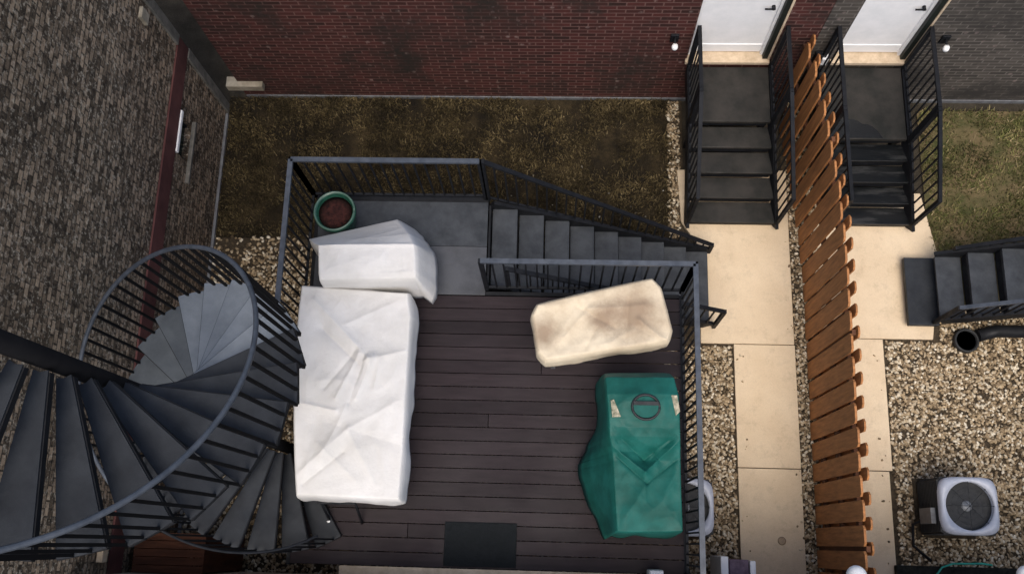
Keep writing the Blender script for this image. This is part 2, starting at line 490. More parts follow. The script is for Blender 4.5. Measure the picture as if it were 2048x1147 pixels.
struct(sheet('gravel_ground', 1.52, 1.7, 3.8, 5.92, 0.002, M['gravel_bed']))

def slab(name, x0, x1, y0, y1, label, z=.03):
    o = MB().box(x0, x1, y0, y1, -.1, z, .008).build(name, M['concrete'])
    return struct(o, label=label)
# left walk: wide pad at the stair foot, then narrower slabs with joints between
def pad(name, pts, label, z=.03):
    b = MB().prism(pts, -.1, z)
    bmesh.ops.bevel(b.bm, geom=[e for e in b.bm.edges], offset=.007, segments=1, affect='EDGES')
    return struct(b.build(name, M['concrete']), label=label)
pad('walkway', [(1.88, 2.535), (3.06, 2.535), (3.06, 4.9), (1.62, 4.9), (1.66, 4.16), (1.88, 3.85)], 'wide tan concrete pad at the foot of the stairs')
slab('walkway', 2.295, 3.065, .985, 2.525, 'tan concrete path slab beside the fence')
slab('walkway', 2.295, 3.065, -.60, .975, 'stained tan concrete path slab at the bottom edge')
pad('walkway', [(3.42, 2.635), (4.80, 2.635), (4.96, 3.72), (4.80, 4.6), (3.42, 4.6)], 'tan concrete pad in the yard right of the fence')
slab('walkway', 3.42, 4.17, .985, 2.625, 'tan concrete slab right of the fence')
slab('walkway', 3.42, 4.13, -.6, .975, 'tan concrete slab right of the fence at the bottom edge')
# oil stain on the path
b = MB(); b.lathe(2.79, .12, [(0.0, .0345), (.035, .0342), (.05, .0335)], 18)
st = b.build('stain', mat('stain_mat', (0.30, 0.22, 0.15, 1), (0.42, 0.32, 0.21, 1), 30, .8, 0, .3, 0)); struct(st)

struct(pebbles('gravel', [(1.42, 2.27, -.6, 2.5)], 2000, .013, .029, M['pebble_tan']), 'stuff', 'tan pebbles between the deck and the path')
struct(pebbles('gravel', [(4.2, 6.7, -.6, 2.60), (4.9, 6.7, 2.6, 3.1)], 1900, .013, .029, M['pebble_tan']), 'stuff', 'tan pebble bed around the air conditioner in the right yard')
struct(pebbles('gravel', [(3.075, 3.41, -.6, 5.9)], 2000, .012, .026, M['pebble_tan']), 'stuff', 'thin strip of pebbles along the fence foot')
struct(pebbles('gravel', [(1.50, 1.66, 3.95, 5.9)], 1800, .012, .028, M['pebble_tan']), 'stuff', 'narrow pebble strip between the lawn and the entry stairs')
struct(pebbles('gravel', [(-4.6, -2.5, 1.9, 3.9)], 1500, .014, .032, M['pebble_tan'], keep=lambda P: rs.uniform(0, 1, len(P)) < np.clip((4.0 - P[:, 1]) * 1.3, .05, 1)), 'stuff', 'tan pebbles left of the deck')
struct(pebbles('gravel', [(-4.58, 1.4, -.6, 2.0)], 900, .014, .032, M['pebble_tan']), 'stuff', 'tan pebbles under the spiral staircase')
struct(blades('grass', [(-4.58, 1.56, 3.88, 5.93), (-2.5, 1.5, 3.0, 3.88)], 5200, .018, .055, M['grass_dry']), 'stuff', 'short worn brown grass')
struct(blades('grass', [(-4.4, 1.5, 5.70, 5.93)], 3500, .02, .06, M['grass_dry']), 'stuff', 'taller grass along the garage wall')
struct(blades('grass', [(4.88, 7.0, 3.7, 5.82)], 3600, .02, .06, M['grass_green']), 'stuff', 'green and brown grass in the right yard')
struct(pebbles('gravel', [(2.30, 2.42, -.5, 2.5), (2.98, 3.06, -.5, 4.0), (4.02, 4.12, -.5, 2.5), (3.42, 3.55, -.3, 4.0)], 45, .008, .018, M['pebble_tan'], z=.03), 'stuff', 'stray pebbles spilled on the path edges')
struct(pebbles('fallen_leaves', [(-1.0, 1.5, 3.9, 5.0)], 10, .010, .018, M['pebble_grey'], z=.01), 'stuff', 'fallen leaves on the brown lawn')

# tall grey brick building along the left side, with a red brick band
def rubble_mat():
    m, nt, b = base_mat('rough_brick', .9, 0, .25)
    tc = nt.nodes.new('ShaderNodeTexCoord')
    sp = nt.nodes.new('ShaderNodeSeparateXYZ'); nt.links.new(tc.outputs['Object'], sp.inputs[0])
    cb = nt.nodes.new('ShaderNodeCombineXYZ')
    ad = nt.nodes.new('ShaderNodeMath'); ad.operation = 'ADD'
    nt.links.new(sp.outputs[0], ad.inputs[0]); nt.links.new(sp.outputs[1], ad.inputs[1])
    nt.links.new(ad.outputs[0], cb.inputs[0]); nt.links.new(sp.outputs[2], cb.inputs[1])
    br = nt.nodes.new('ShaderNodeTexBrick')
    for k, v in (('Scale', 1), ('Brick Width', .14), ('Row Height', .075), ('Mortar Size', .011), ('Mortar Smooth', .5), ('Bias', -.1)):
        br.inputs[k].default_value = v
    br.inputs['Color1'].default_value = (0.062, 0.045, 0.030, 1)
    br.inputs['Color2'].default_value = (0.34, 0.25, 0.17, 1)
    br.inputs['Mortar'].default_value = (0.055, 0.042, 0.030, 1)
    nt.links.new(cb.outputs[0], br.inputs['Vector'])
    fl = ramp(nt, noise_tex(nt, 26, 3, .7), [(.53, g(0)), (.68, g(.85))])
    col = mixc(nt, fl, br.outputs['Color'], (0.42, 0.36, 0.28, 1))
    dk = ramp(nt, noise_tex(nt, 15, 4, .7), [(.38, g(.35)), (.52, g(1))])
    col = mixc(nt, 1.0, col, dk, 'MULTIPLY')
    big = ramp(nt, noise_tex(nt, .7, 5, .7), [(.3, g(.95)), (.7, g(1.55))])
    nt.links.new(mixc(nt, 1.0, col, big, 'MULTIPLY'), b.inputs['Base Color'])
    bump(nt, b, noise_tex(nt, 22, 4, .7), .8, .03)
    return m
M['rubble'] = rubble_mat()
M['dark_glass'] = mat('dark_glass', (0.005, 0.016, 0.014, 1), (0.010, 0.028, 0.024, 1), 6, .15, 0, .5, 0)
t = thing('brick_building', 'tall rough grey brown brick building with a red band along the left side', 'building', (-5.5, 3, 0))
w = MB()
XW = -4.60
w.box(-9.0, XW, -.5, 4.46, -.1, 7.0); w.box(-9.0, XW, 4.96, 5.80, -.1, 7.0); w.box(-9.0, XW, 4.46, 4.96, -.1, 1.14); w.box(-9.0, XW, 4.46, 4.96, 1.50, 7.0)
w.build('wall', M['rubble'], t)
MB().box(-9.1, XW + .04, -.55, 5.84, 7.0, 7.15).build('roof', M['roof_felt'], t)
MB().box(XW - .01, XW + .022, -.5, 5.803, 1.56, 1.87, .006).build('brick_band', M['red_edging'], t)
MB().box(XW - .01, XW + .03, 5.68, 5.815, -.05, 1.555, .008).build('corner_trim', M['trim_stone'], t)
MB().box(XW - .01, XW + .03, 5.68, 5.815, 1.875, 6.9, .008).build('corner_trim', M['trim_stone'], t)
MB().box(XW - .01, XW + .035, -.5, 5.66, -.05, .05, .008).build('plinth', M['steel'], t)
wf = MB(); wf.box(XW - .10, XW - .06, 4.46, 4.49, 1.14, 1.50); wf.box(XW - .10, XW - .06, 4.93, 4.96, 1.14, 1.50); wf.box(XW - .10, XW - .06, 4.49, 4.93, 1.47, 1.50)
wf = wf.build('window', M['black_metal'], t)
sub(MB().box(XW - .09, XW - .08, 4.49, 4.93, 1.14, 1.47).build('pane', M['dark_glass']), wf)
sub(MB().box(XW - .09, XW + .04, 4.44, 4.98, 1.505, 1.56, .006).build('lintel', M['white_paint']), wf)
sub(MB().box(XW - .05, XW + .05, 4.20, 5.02, 1.09, 1.135, .006).build('sill', M['trim_stone']), wf)
MB().box(XW - .01, XW + .04, 5.44, 5.58, 2.72, 2.90, .01).build('vent', M['stone_block'], t)
MB().box(XW - .01, XW + .06, -.30, -.02, 2.02, 2.14, .01).build('stone_sill', M['sill'], t)

# ------------------------------------------------------------------ garages
def garage(name, label, x0, x1, dx0, dx1, brick, zt=3.3, back=6.6):
    t = thing(name, label, 'building', ((x0 + x1) / 2, 6, 0))
    b = MB()
    zs, zd = 1.12, 3.12
    y0, y1 = 5.95, 6.17
    for bx in ((x0, dx0, y0, y1, -.1, zt), (dx1, x1, y0, y1, -.1, zt), (dx0, dx1, y0, y1, -.1, zs - .06), (dx0, dx1, y0, y1, zd, zt)):
        b.box(*bx)
    b.box(x0, x0 + .2, y1, y1 + back, -.1, zt); b.box(x1 - .2, x1, y1, y1 + back, -.1, zt)
    b.box(x0 + .2, x1 - .2, y1 + back - .2, y1 + back, -.1, zt)
    b.build('wall', M[brick], t)
    MB().box(x0 - .05, x1 + .003, y0 - .06, y1 + back + .05, zt, zt + .18).build('roof', M['roof_felt'], t)
    MB().box(x0 + .01, x1 - .01, y0 - .018, y0 - .001, -.1, .04).build('footing', M['steel'], t)
    MB().box(dx0 - .02, dx1 + .03, y0 - .05, y1 - .01, zs - .058, zs, .006).build('sill', M['sill'], t)
    dr = MB().box(dx0 + .05, dx1 - .09, y0 + .10, y0 + .145, zs + .02, zd - .05)
    dr.box(dx0 + .06, dx1 - .10, y0 + .088, y0 + .1005, zs + .03, zs + .20, .004)
    dro = dr.build('door', M['white_paint'], t)
    hb = MB(); hb.tube([(dx1 - .15, y0 + .10, zs + 1.06), (dx1 - .15, y0 + .05, zs + 1.06)], .022)
    hb.tube([(dx1 - .15, y0 + .055, zs + 1.06), (dx1 - .25, y0 + .055, zs + 1.06)], .011)
    ho = hb.build('handle', M['black_metal']); ho.parent = dro; ho.matrix_parent_inverse = world_of(dro).inverted() @ Matrix()
    fb = MB().box(dx0, dx0 + .05, y0 + .06, y0 + .15, zs, zd); fb.box(dx1 - .09, dx1 - .06, y0 + .06, y0 + .15, zs, zd); fb.box(dx0 + .05, dx1 - .09, y0 + .06, y0 + .15, zd - .05, zd)
    fb.build('door_frame', M['white_paint'], t)
    MB().box(dx1 - .06, dx1, y0 + .002, y0 + .15, zs, zd).build('door_jamb', M['jamb'], t)
    MB().box(dx1 + .0, dx1 + .025, y0 - .012, y0 + .0, zs, zd).build('door_trim', M['sill'], t)
    return t
garage('brick_garage', 'dark red brick garage wall with a white door behind the brown lawn', -4.35, 3.10, 1.62, 2.62, 'red_brick')
garage('brick_garage', 'dark grey brick garage with a white door at the upper right', 3.105, 10.5, 3.42, 4.32, 'grey_brick')
b = MB().box(-4.50, -4.00, 5.87, 6.02, .30, .43, .01)
tag(b.build('stone_block', M['stone_block']), 'pale oblong stone block at the left foot of the red brick garage', 'stone block')

def wall_lamp(x, z, label, y=5.95):
    t = thing('wall_lamp', label, 'wall lamp', (x, y, z))
    MB().box(x - .05, x + .05, y - .03, y, z - .08, z + .08, .008).build('back_plate', M['black_metal'], t)
    MB().tube([(x, y - .02, z + .03), (x, y - .12, z + .03)], .014).build('arm', M['black_metal'], t)
    MB().lathe(x, y - .14, [(.001, z - .04), (.03, z - .03), (.04, z + .0), (.033, z + .04), (.001, z + .05)], 14).build('lamp_shade', M['white_paint'], t)
    return t
wall_lamp(1.40, 1.65, 'small white wall lamp on the red brick garage left of its door')
wall_lamp(4.60, 1.65, 'small white wall lamp on the grey brick garage right of its door')
b = thing('downspout', 'dark downspout with pale fittings on the grey garage beside the fence top', 'downspout', (3.3, 5.9, 0))
MB().box(3.17, 3.25, 5.87, 5.947, .05, 1.35, .01).build('pipe', M['black_metal'], b)
MB().box(3.255, 3.33, 5.85, 5.947, 1.15, 1.30, .01).build('white_fitting', M['white_paint'], b)
MB().box(3.255, 3.31, 5.86, 5.947, .85, .93, .01).build('white_fitting', M['white_paint'], b)

# ------------------------------------------------------------------ railings
def railing(root, a, b, z0, z1a, top_m='rail_metal', posts=True, gap=.11, w=.05, name='railing', zb=None, vertical_low=.08):
    """straight railing from plan point a to b. z0 = (foot height at a, at b), z1a = (rail height at a, at b)."""
    ax, ay = a; bx, by = b
    L = math.hypot(bx - ax, by - ay)
    za0, zb0 = z0; za1, zb1 = z1a
    r = MB().bar((ax, ay, za1), (bx, by, zb1), w, w * .7)
    r.bar((ax, ay, za1 - .13), (bx, by, zb1 - .13), w * .45, w * .45) if False else None
    rail = r.build('railing', M[top_m], root)
    low = MB().bar((ax, ay, za0 + vertical_low), (bx, by, min(zb0 + vertical_low, zb1 - .03)), w * .55, w * .55)
    lo = low.build('bottom_rail', M['black_metal']); sub(lo, rail)
    n = max(2, int(L / gap))
    proto = None
    for i in range(1, n):
        t = i / n
        x, y = ax + (bx - ax) * t, ay + (by - ay) * t
        zl, zh = za0 + (zb0 - za0) * t + vertical_low, za1 + (zb1 - za1) * t - w * .3
        if zh - zl < .02: continue
        o = MB().bar((x, y, zl), (x, y, zh), .017).build('baluster', M['black_metal']); sub(o, rail)
    if posts:
        for (x, y, zf, zt) in ((ax, ay, za0, za1), (bx, by, zb0, zb1)):
            o = MB().bar((x, y, zf), (x, y, zt + .015), .045).build('post', M['black_metal']); sub(o, rail)
    return rail


# ------------------------------------------------------------------ entry stairs in front of each garage door
def entry_stairs(label, xl, xr, yl, s0, s1, tm):
    t = thing('entry_stairs', label, 'stairs', ((xl + xr) / 2, 5, 0), 'black stairs up to the garage doors')
    z = 1.0
    MB().box(xl, xr, yl, 5.90, z - .06, z, .006).build('landing', M['entry_tread'], t)
    MB().box(xl + .02, xr - .02, yl + .04, yl + .06, z - .2, z - .062).build('riser', M['black_metal'], t)
    n = 4
    td = (yl - 4.10) / n
    for i in range(n):
        zt = z - .2 * (i + 1)
        ya = yl - td * (i + 1)
        a_, b2 = xl + s0 * (i + 1), xr + s1 * (i + 1)
        MB().box(a_, b2, ya, ya + td + .02, zt - .045, zt, .008).build('tread', M[tm], t)
        MB().box(a_ + .01, b2 - .01, ya + .03, ya + .045, zt - .2 if i < n - 1 else .0, zt - .047).build('riser', M['black_metal'], t)
    for x, xe in ((xl - .025, xl - .025 + 4 * s0), (xr + .025, xr + .025 + 4 * s1)):
        m = MB()
        m.bar((x, 5.90, z - .08), (x, yl, z - .08), .04, .2); m.bar((x, yl, z - .08), (xe, 4.08, .10), .04, .2)
        m.build('stringer', M['black_metal'], t)
        railing(t, (x, 5.90), (x, yl), (z, z), (z + .95, z + .95), 'black_metal', gap=.10, w=.045)
        railing(t, (x, yl - .05), (xe, 4.10), (z, .15), (z + .95, 1.1), 'black_metal', gap=.10, w=.045)
    for x in (xl + .05, xr - .05):
        MB().bar((x, yl + .1, 0), (x, yl + .1, z - .06), .06).build('leg', M['black_metal'], t)
    return t
entry_stairs('black stairs with landing up to the white door of the red brick garage', 1.68, 2.66, 5.15, .016, .045, 'entry_tread')
entry_stairs('black stairs with dark wet patch right of the fence up to the grey garage door', 3.30, 4.31, 4.93, .070, .065, 'wet_tread')
# wet patch, an irregular thin film on the right landing
b = MB()
pts = [(3.32, 4.945), (4.02, 4.945), (3.97, 5.03), (3.90, 5.10), (3.84, 5.13), (3.78, 5.13), (3.73, 5.17), (3.66, 5.20), (3.56, 5.19), (3.32, 5.20)]
vs = [b.bm.verts.new((x, y, 1.0035)) for x, y in pts]; b.bm.faces.new(vs)
m_, nt_, b_ = base_mat('wet', .25, 0, .5); b_.inputs['Base Color'].default_value = (.010, .011, .012, 1)
wp = b.build('puddle', m_); tag(wp, 'dark wet puddle on the landing right of the fence', 'puddle')

# ------------------------------------------------------------------ fence
t = thing('wooden_fence', 'tall orange brown wooden picket fence dividing the two yards', 'fence', (3.16, 2.8, 0))
ny = 26
def fx(y): return 3.205 - (.034 * (y - 3) ** 2 if y > 3 else 0)
for i in range(ny):
    y = -.58 + i * .252
    w = .211 + rnd.uniform(-.010, .010)
    h = 1.83 + rnd.uniform(-.02, .02) - (.03 if y > 5 else 0)
    x = fx(y) + rnd.uniform(-.006, .006)
    def picket(x0, x1, mt, w=w):
        b = MB()
        c = .035
        prof = [(y - w / 2, .03), (y + w / 2, .03), (y + w / 2, h - c), (y + w / 2 - c, h), (y - w / 2 + c, h), (y - w / 2, h - c)]
        a_ = [b.bm.verts.new((x0, yy, zz)) for yy, zz in prof]; c_ = [b.bm.verts.new((x1, yy, zz)) for yy, zz in prof]
        b.bm.faces.new(a_); b.bm.faces.new(c_[::-1])
        for k in range(6): b.bm.faces.new((a_[k], a_[(k + 1) % 6], c_[(k + 1) % 6], c_[k]))
        return b.build('picket', M[mt], t)
    picket(x, x + .024, 'fence_wood')
    y += .126
    h = 1.83 + rnd.uniform(-.02, .02)
    if y < 5.93: picket(fx(y) + .080, fx(y) + .100, 'fence_wood', .135)
for z in (.35, .95, 1.55):
    yy = [-.7, 3.0, 3.8, 4.6, 5.3, 5.9]
    rb = MB()
    for ya, yb in zip(yy, yy[1:]):
        rb.bar((fx(ya) + .047, ya, z), (fx(yb) + .047, yb - .002, z), .040, .09)
    rb.build('rail', M['fence_dark'], t)
for y in (.045, 2.31, 4.57):
    MB().box(fx(y) + .026, fx(y) + .068, y - .03, y + .03, 0, 1.80).build('post', M['fence_dark'], t)

# ------------------------------------------------------------------ deck
D = 1.9
deck = thing('deck', 'raised dark deck with purple brown boards and grey landing', 'deck', (-.65, 1.7, 0))
b = MB()
n = 20
y1 = 2.625
bw = (y1 + .255) / n
for i in range(n):
    ya = -.255 + i * bw
    xj = (-.62, .55, -1.45, .05, -.2)[i % 5] + rnd.uniform(-.1, .1)
    if i % 4 != 2:
        b.box(-2.68, 1.365, ya, ya + bw - .008, D - .028, D + rnd.uniform(-.0015, .0015), .003)
        continue
    b.box(-2.68, xj - .003, ya, ya + bw - .008, D - .028, D + rnd.uniform(-.0015, .0015), .003)
    b.box(xj + .003, 1.365, ya, ya + bw - .008, D - .028, D + rnd.uniform(-.0015, .0015), .003)
b.build('board_floor', M['deck_board'], deck)
MB().box(-2.68, -.76, 2.63, 3.185, D - .028, D, .004).build('landing_floor', M['landing'], deck)
MB().box(-2.68, -.76, 3.19, 3.71, D - .028, D - .001, .004).build('landing_floor', M['stair_tread'], deck)
MB().box(-2.68, -.76, 3.71, 3.78, D - .2, D - .01, .004).build('rim_beam', M['black_metal'], deck)
f = MB()
f.box(1.366, 1.40, -.27, 2.66, D - .22, D - .004); f.box(-2.72, -2.682, -.27, 3.78, D - .22, D - .004)
f.box(-.755, 1.365, 2.63, 2.67, D - .22, D - .004)
for x in (-2.0, -1.2, -.4, .4):
    f.box(x, x + .04, -.27, 2.62, D - .2, D - .03)
f.build('frame', M['black_metal'], deck)
for x, y in ((-2.66, .1), (-2.66, 3.7), (1.32, .1), (1.32, 2.6), (-.8, 3.7), (-.8, 2.6)):
    MB().bar((x, y, 0), (x, y, D - .2), .09).build('post', M['black_metal'], deck)
railing(deck, (-2.74, 1.95), (-2.74, 3.76), (D, D), (D + 1.07,) * 2, posts=True)
railing(deck, (-2.74, 3.76), (-.79, 3.76), (D, D), (D + 1.07,) * 2, 'rail_metal')
railing(deck, (-.74, 2.70), (1.385, 2.70), (D, D), (D + 1.07,) * 2)
railing(deck, (1.385, 2.70), (1.385, -.26), (D, D), (D + 1.07,) * 2, gap=.10)

# stairs from the deck down to the path
def flight(label, x0, dirx, ya, yb, n, ztop, zstep, run, mt, far_rail, near_rail, y_shift=0.0, full_bottom=False):
    t = thing('staircase', label, 'stairs', (x0, (ya + yb) / 2, 0))
    for i in range(n):
        z = ztop - zstep * (i + 1)
        xa = x0 + dirx * run * i; xb = xa + dirx * (run + .015)
        s = y_shift * i
        MB().box(min(xa, xb) + (.03 if dirx > 0 else 0), max(xa, xb) - (0 if dirx > 0 else .03), ya + s, yb + s, z - .04, z, .006).build('tread', M[mt], t)
        MB().box(min(xa, xa + dirx * .02), max(xa, xa + dirx * .02), ya + .01 + s, yb - .01 + s, z, z + zstep - .042).build('riser', M['black_metal'], t)
    xe = x0 + dirx * run * n
    for y in (ya - .02, yb + .02):
        MB().bar((x0, y, ztop - .12), (xe, y + y_shift * n, ztop - zstep * n - .02), .04, .22).build('stringer', M['black_metal'], t)
    return t
zs = 1.9 / 10
fl = flight('grey stairs going down from the deck to the concrete pad', -.75, 1, 2.76, 3.70, 9, D, zs, .30, 'stair_tread', 1, 1)
railing(fl, (-.76, 3.76), (1.99, 3.72), (D - .05, .12), (D + 1.07, .42), 'black_metal', gap=.11, w=.045)
railing(fl, (-.50, 2.73), (2.03, 2.73), (D - .25, .1), (D + .70, .92), 'black_metal', gap=.12, w=.045)
# the neighbour's stairs, rising to the right
fr = flight('grey stairs of the neighbouring deck at the right edge', 6.43, -1, 2.82, 3.62, 5, 1.33, .19, .33, 'stair_tread', 1, 1)
MB().box(4.45, 4.83, 2.78, 3.66, .12, .20, .01).build('bottom_step', M['tread_metal'], fr)
railing(fr, (4.74, 2.80), (6.9, 2.80), (.25, 1.55), (1.02, 2.45), 'rail_metal', gap=.10, w=.045)
railing(fr, (4.95, 3.66), (6.9, 3.66), (.3, 1.45), (.62, 1.95), 'black_metal', gap=.11, w=.045)
nd = thing('deck', 'dark neighbouring deck just past the right edge', 'deck', (7.2, 2, 0))
MB().box(6.45, 9.0, -.3, 3.62, 1.24, 1.325).build('floor', M['deck_board'], nd)
for x in (6.4, 8.8):
    MB().bar((x + .15, .0, 0), (x + .15, .0, 1.24), .1).build('post', M['black_metal'], nd)
    MB().bar((x + .15, 3.4, 0), (x + .15, 3.4, 1.24), .1).build('post', M['black_metal'], nd)

# door mat
b = MB().box(-1.09, -.345, -.24, .20, D + .001, D + .016, .006)
tag(b.build('door_mat', M['mat_rubber']), 'black rectangular door mat on the deck boards at the bottom edge', 'door mat')

# ------------------------------------------------------------------ spiral staircase
sp = thing('spiral_staircase', 'black spiral staircase with curved grey handrail left of the deck', 'spiral staircase', (-2.75, .90, 0))
XC, YC, RR, ZR, PITCH = -2.75, .90, 1.045, 6.83, .75
HRAIL = .98
TA = math.radians(16.2)
def zrail(a): return ZR - PITCH * a
MB().tube([(XC, YC, 0), (XC, YC, 9.6)], .058, 20).build('column', M['baluster_paint'], sp)
k0, k1 = -12, 19
a_end = (k1) * TA + .1
for k in range(k0, k1 + 1):
    a0 = k * TA + .09
    zt = zrail(a0) - HRAIL
    if zt < D + .03: break
    pts = []
    hw = TA / 2 - .012
    for j in range(5):
        aa = a0 - hw + 2 * hw * j / 4
        pts.append((XC + (RR + .01) / math.cos(hw - 2 * hw * j / 4 if False else 0) * math.cos(aa), YC + (RR + .01) * math.sin(aa)))
    inner = []
    for j in (1, 0, -1):
        aa = a0 + j * .55
        inner.append((XC + .08 * math.cos(aa), YC + .08 * math.sin(aa)))
    pale = math.radians(24) < a0 < math.radians(118)  # treads that get the painted sky glare
    tr = MB().prism(pts + inner, zt - .012, zt).build('tread', M['sky_glare_tread' if pale else ('half_glare_tread' if math.radians(118) <= a0 < math.radians(175) else 'tread_metal')], sp)
    if pale: tr['label'] = 'grey tread with sky glare painted in'
    nb = MB()
    nb.bar((XC + .09 * math.cos(a0 - .5), YC + .09 * math.sin(a0 - .5), zt - .035), (pts[0][0], pts[0][1], zt - .035), .014, .045)
    nb.bar((XC + .09 * math.cos(a0 + .5), YC + .09 * math.sin(a0 + .5), zt - .035), (pts[4][0], pts[4][1], zt - .035), .014, .045)
    nb.bar((pts[0][0], pts[0][1], zt - .035), (pts[4][0], pts[4][1], zt - .035), .014, .045)
    sub(nb.build('nosing', M['black_metal']), tr)
    lastz = zt
hr = MB().tube([(XC + RR * math.cos(a), YC + RR * math.sin(a), zrail(a)) for a in np.linspace(k0 * TA - .1, 3.9, 240)], .0165, 10).build('handrail', M['rail_metal'], sp)
lr = MB().tube([(XC + RR * math.cos(a), YC + RR * math.sin(a), zrail(a)) for a in np.linspace(3.9, (k1 - .3) * TA, 80)], .012, 10).build('handrail', M['black_metal'], sp)  # lower run of the same rail, its shade put into the black colour
nbal = 3
k = k0 * nbal
while True:
    a = (k + .5) * TA / nbal
    ktr = round((a - .09) / TA)
    if ktr > k1: break
    ztr = zrail(ktr * TA + .09) - HRAIL
    if ztr < D + .03: break
    x, y = XC + RR * math.cos(a), YC + RR * math.sin(a)
    o = MB().bar((x, y, ztr - .05), (x, y, zrail(a)), .019)
    o = o.build('baluster', M['baluster_paint']); sub(o, hr)
    k += 1

# ------------------------------------------------------------------ cloth covers
def seg_d(px, py, s):
    (x0, y0), (x1, y1) = s
    dx, dy = x1 - x0, y1 - y0
    t = max(0, min(1, ((px - x0) * dx + (py - y0) * dy) / (dx * dx + dy * dy)))
    return math.hypot(px - x0 - t * dx, py - y0 - t * dy)

def cloth(name, rows, drop, material, parent=None, nu=40, ridges=(), amp=.012, nscale=4, flare=.02, wave=.02, edge_round=.03, sub_lv=0, zfloor=None, crease=.9, corner=0.0, flare_fn=None):
    """rows: cross sections from far to near, each ((xl,yl,zl),(xr,yr,zr)); skirt falls from the outline by drop"""
    rows = [(Vector(a), Vector(b_)) for a, b_ in rows]
    # resample rows
    L = [0]
    for (a0, b0), (a1, b1) in zip(rows, rows[1:]):
        L.append(L[-1] + ((a0 + b0) / 2 - (a1 + b1) / 2).length)
    nv = max(12, int(nu * L[-1] / max((rows[0][1] - rows[0][0]).length, .3)))
    bm = bmesh.new()
    grid = []
    for j in range(nv + 1):
        s = L[-1] * j / nv
        i = 0
        while i < len(L) - 2 and s > L[i + 1]: i += 1
        t = (s - L[i]) / (L[i + 1] - L[i])
        A = rows[i][0].lerp(rows[i + 1][0], t); B = rows[i][1].lerp(rows[i + 1][1], t)
        line = []
        for u in range(nu + 1):
            p = A.lerp(B, u / nu)
            cu, cv = 2 * u / nu - 1, 2 * j / nv - 1
            ce_ = (rows[0][0] + rows[0][1] + rows[-1][0] + rows[-1][1]) / 4
            kk = 1 - corner * abs(cu) ** 7 * abs(cv) ** 7
            p = Vector((ce_.x + (p.x - ce_.x) * kk, ce_.y + (p.y - ce_.y) * kk, p.z))
            e = min(u / nu, 1 - u / nu, j / nv, 1 - j / nv)
            mask = min(1, e * 9)
            h = 0
            for (seg, am, wd) in ridges:
                dd = seg_d(p.x, p.y, seg) / wd
                h += am * math.exp(-dd * (1.15 if dd < 3 else dd / 2.6))
            h += amp * noise.noise(Vector((p.x * nscale, p.y * nscale, 1.7))) * .9
            h += amp * .4 * noise.noise(Vector((p.x * nscale * 3.2, p.y * nscale * 2.2, 5.7)))
            wv = noise.noise_vector(Vector((p.x * 1.7, p.y * 1.7, 9.1))) * .5
            h += amp * crease * (.35 - abs(noise.noise(Vector(((p.x + wv.x) * 2.6, (p.y + wv.y) * 1.8, .3))))) * 1.6
            h += amp * crease * (.3 - abs(noise.noise(Vector(((p.x - wv.y) * 5.5, (p.y + wv.x) * 4.1, 4.3))))) * .7
            q_ = p + Vector((0, 0, h * (.25 + .75 * mask)))
            if e < .001: q_.z -= edge_round * .5
            line.append(bm.verts.new(q_))
        grid.append(line)
    for j in range(nv):
        for u in range(nu):
            bm.faces.new((grid[j][u], grid[j + 1][u], grid[j + 1][u + 1], grid[j][u + 1]))
    # boundary loop
    loop = grid[0][:] + [grid[j][nu] for j in range(1, nv + 1)] + grid[nv][nu - 1::-1] + [grid[j][0] for j in range(nv - 1, 0, -1)]
    cen = Vector((0, 0, 0))
    for v in loop: cen += v.co
    cen /= len(loop)
    prev = loop
    m = len(loop)
    steps = 7
    nrm = []
    for i in range(m):
        tg = loop[(i + 2) % m].co - loop[i - 2].co
        o_ = Vector((tg.y, -tg.x, 0)).normalized()
        if o_.dot(loop[i].co - cen) < 0: o_ = -o_
        nrm.append(o_)
    for k_ in range(1, steps + 1):
        f_ = k_ / steps
        ring = []
        for i in range(m):
            c0 = loop[i].co
            w_ = wave * f_ * (1.3 * noise.noise(c0 * 2.6 + Vector((3, 1, f_ * .4))) + .7 * noise.noise(c0 * 6.5 + Vector((0, 0, f_ * .6))))
            fl_ = flare
            if flare_fn: fl_ = flare_fn(c0, nrm[i])
            out = nrm[i] * (edge_round * (1 - (1 - min(1, f_ * 3)) ** 2) + fl_ * f_ + w_)
            zz = c0.z - drop * f_ + .02 * f_ * noise.noise(c0 * 3)
            if zfloor is not None:
                zz = c0.z + (zfloor + .02 * noise.noise(c0 * 5) - c0.z) * f_
            ring.append(bm.verts.new((c0.x + out.x, c0.y + out.y, zz)))
        for i in range(m):
            bm.faces.new((prev[i], prev[(i + 1) % m], ring[(i + 1) % m], ring[i]))
        prev = ring
    bmesh.ops.recalc_face_normals(bm, faces=bm.faces)
    for f_ in bm.faces: f_.smooth = True
    me = bpy.data.meshes.new(name); bm.to_mesh(me); bm.free()
    me.materials.append(material)
    o = bpy.data.objects.new(name, me); C.objects.link(o)
    so = o.modifiers.new('thickness', 'SOLIDIFY'); so.thickness = .004
    if sub_lv:
        md = o.modifiers.new('smooth', 'SUBSURF'); md.levels = sub_lv; md.render_levels = sub_lv
    if parent: attach(o, parent)
    return o

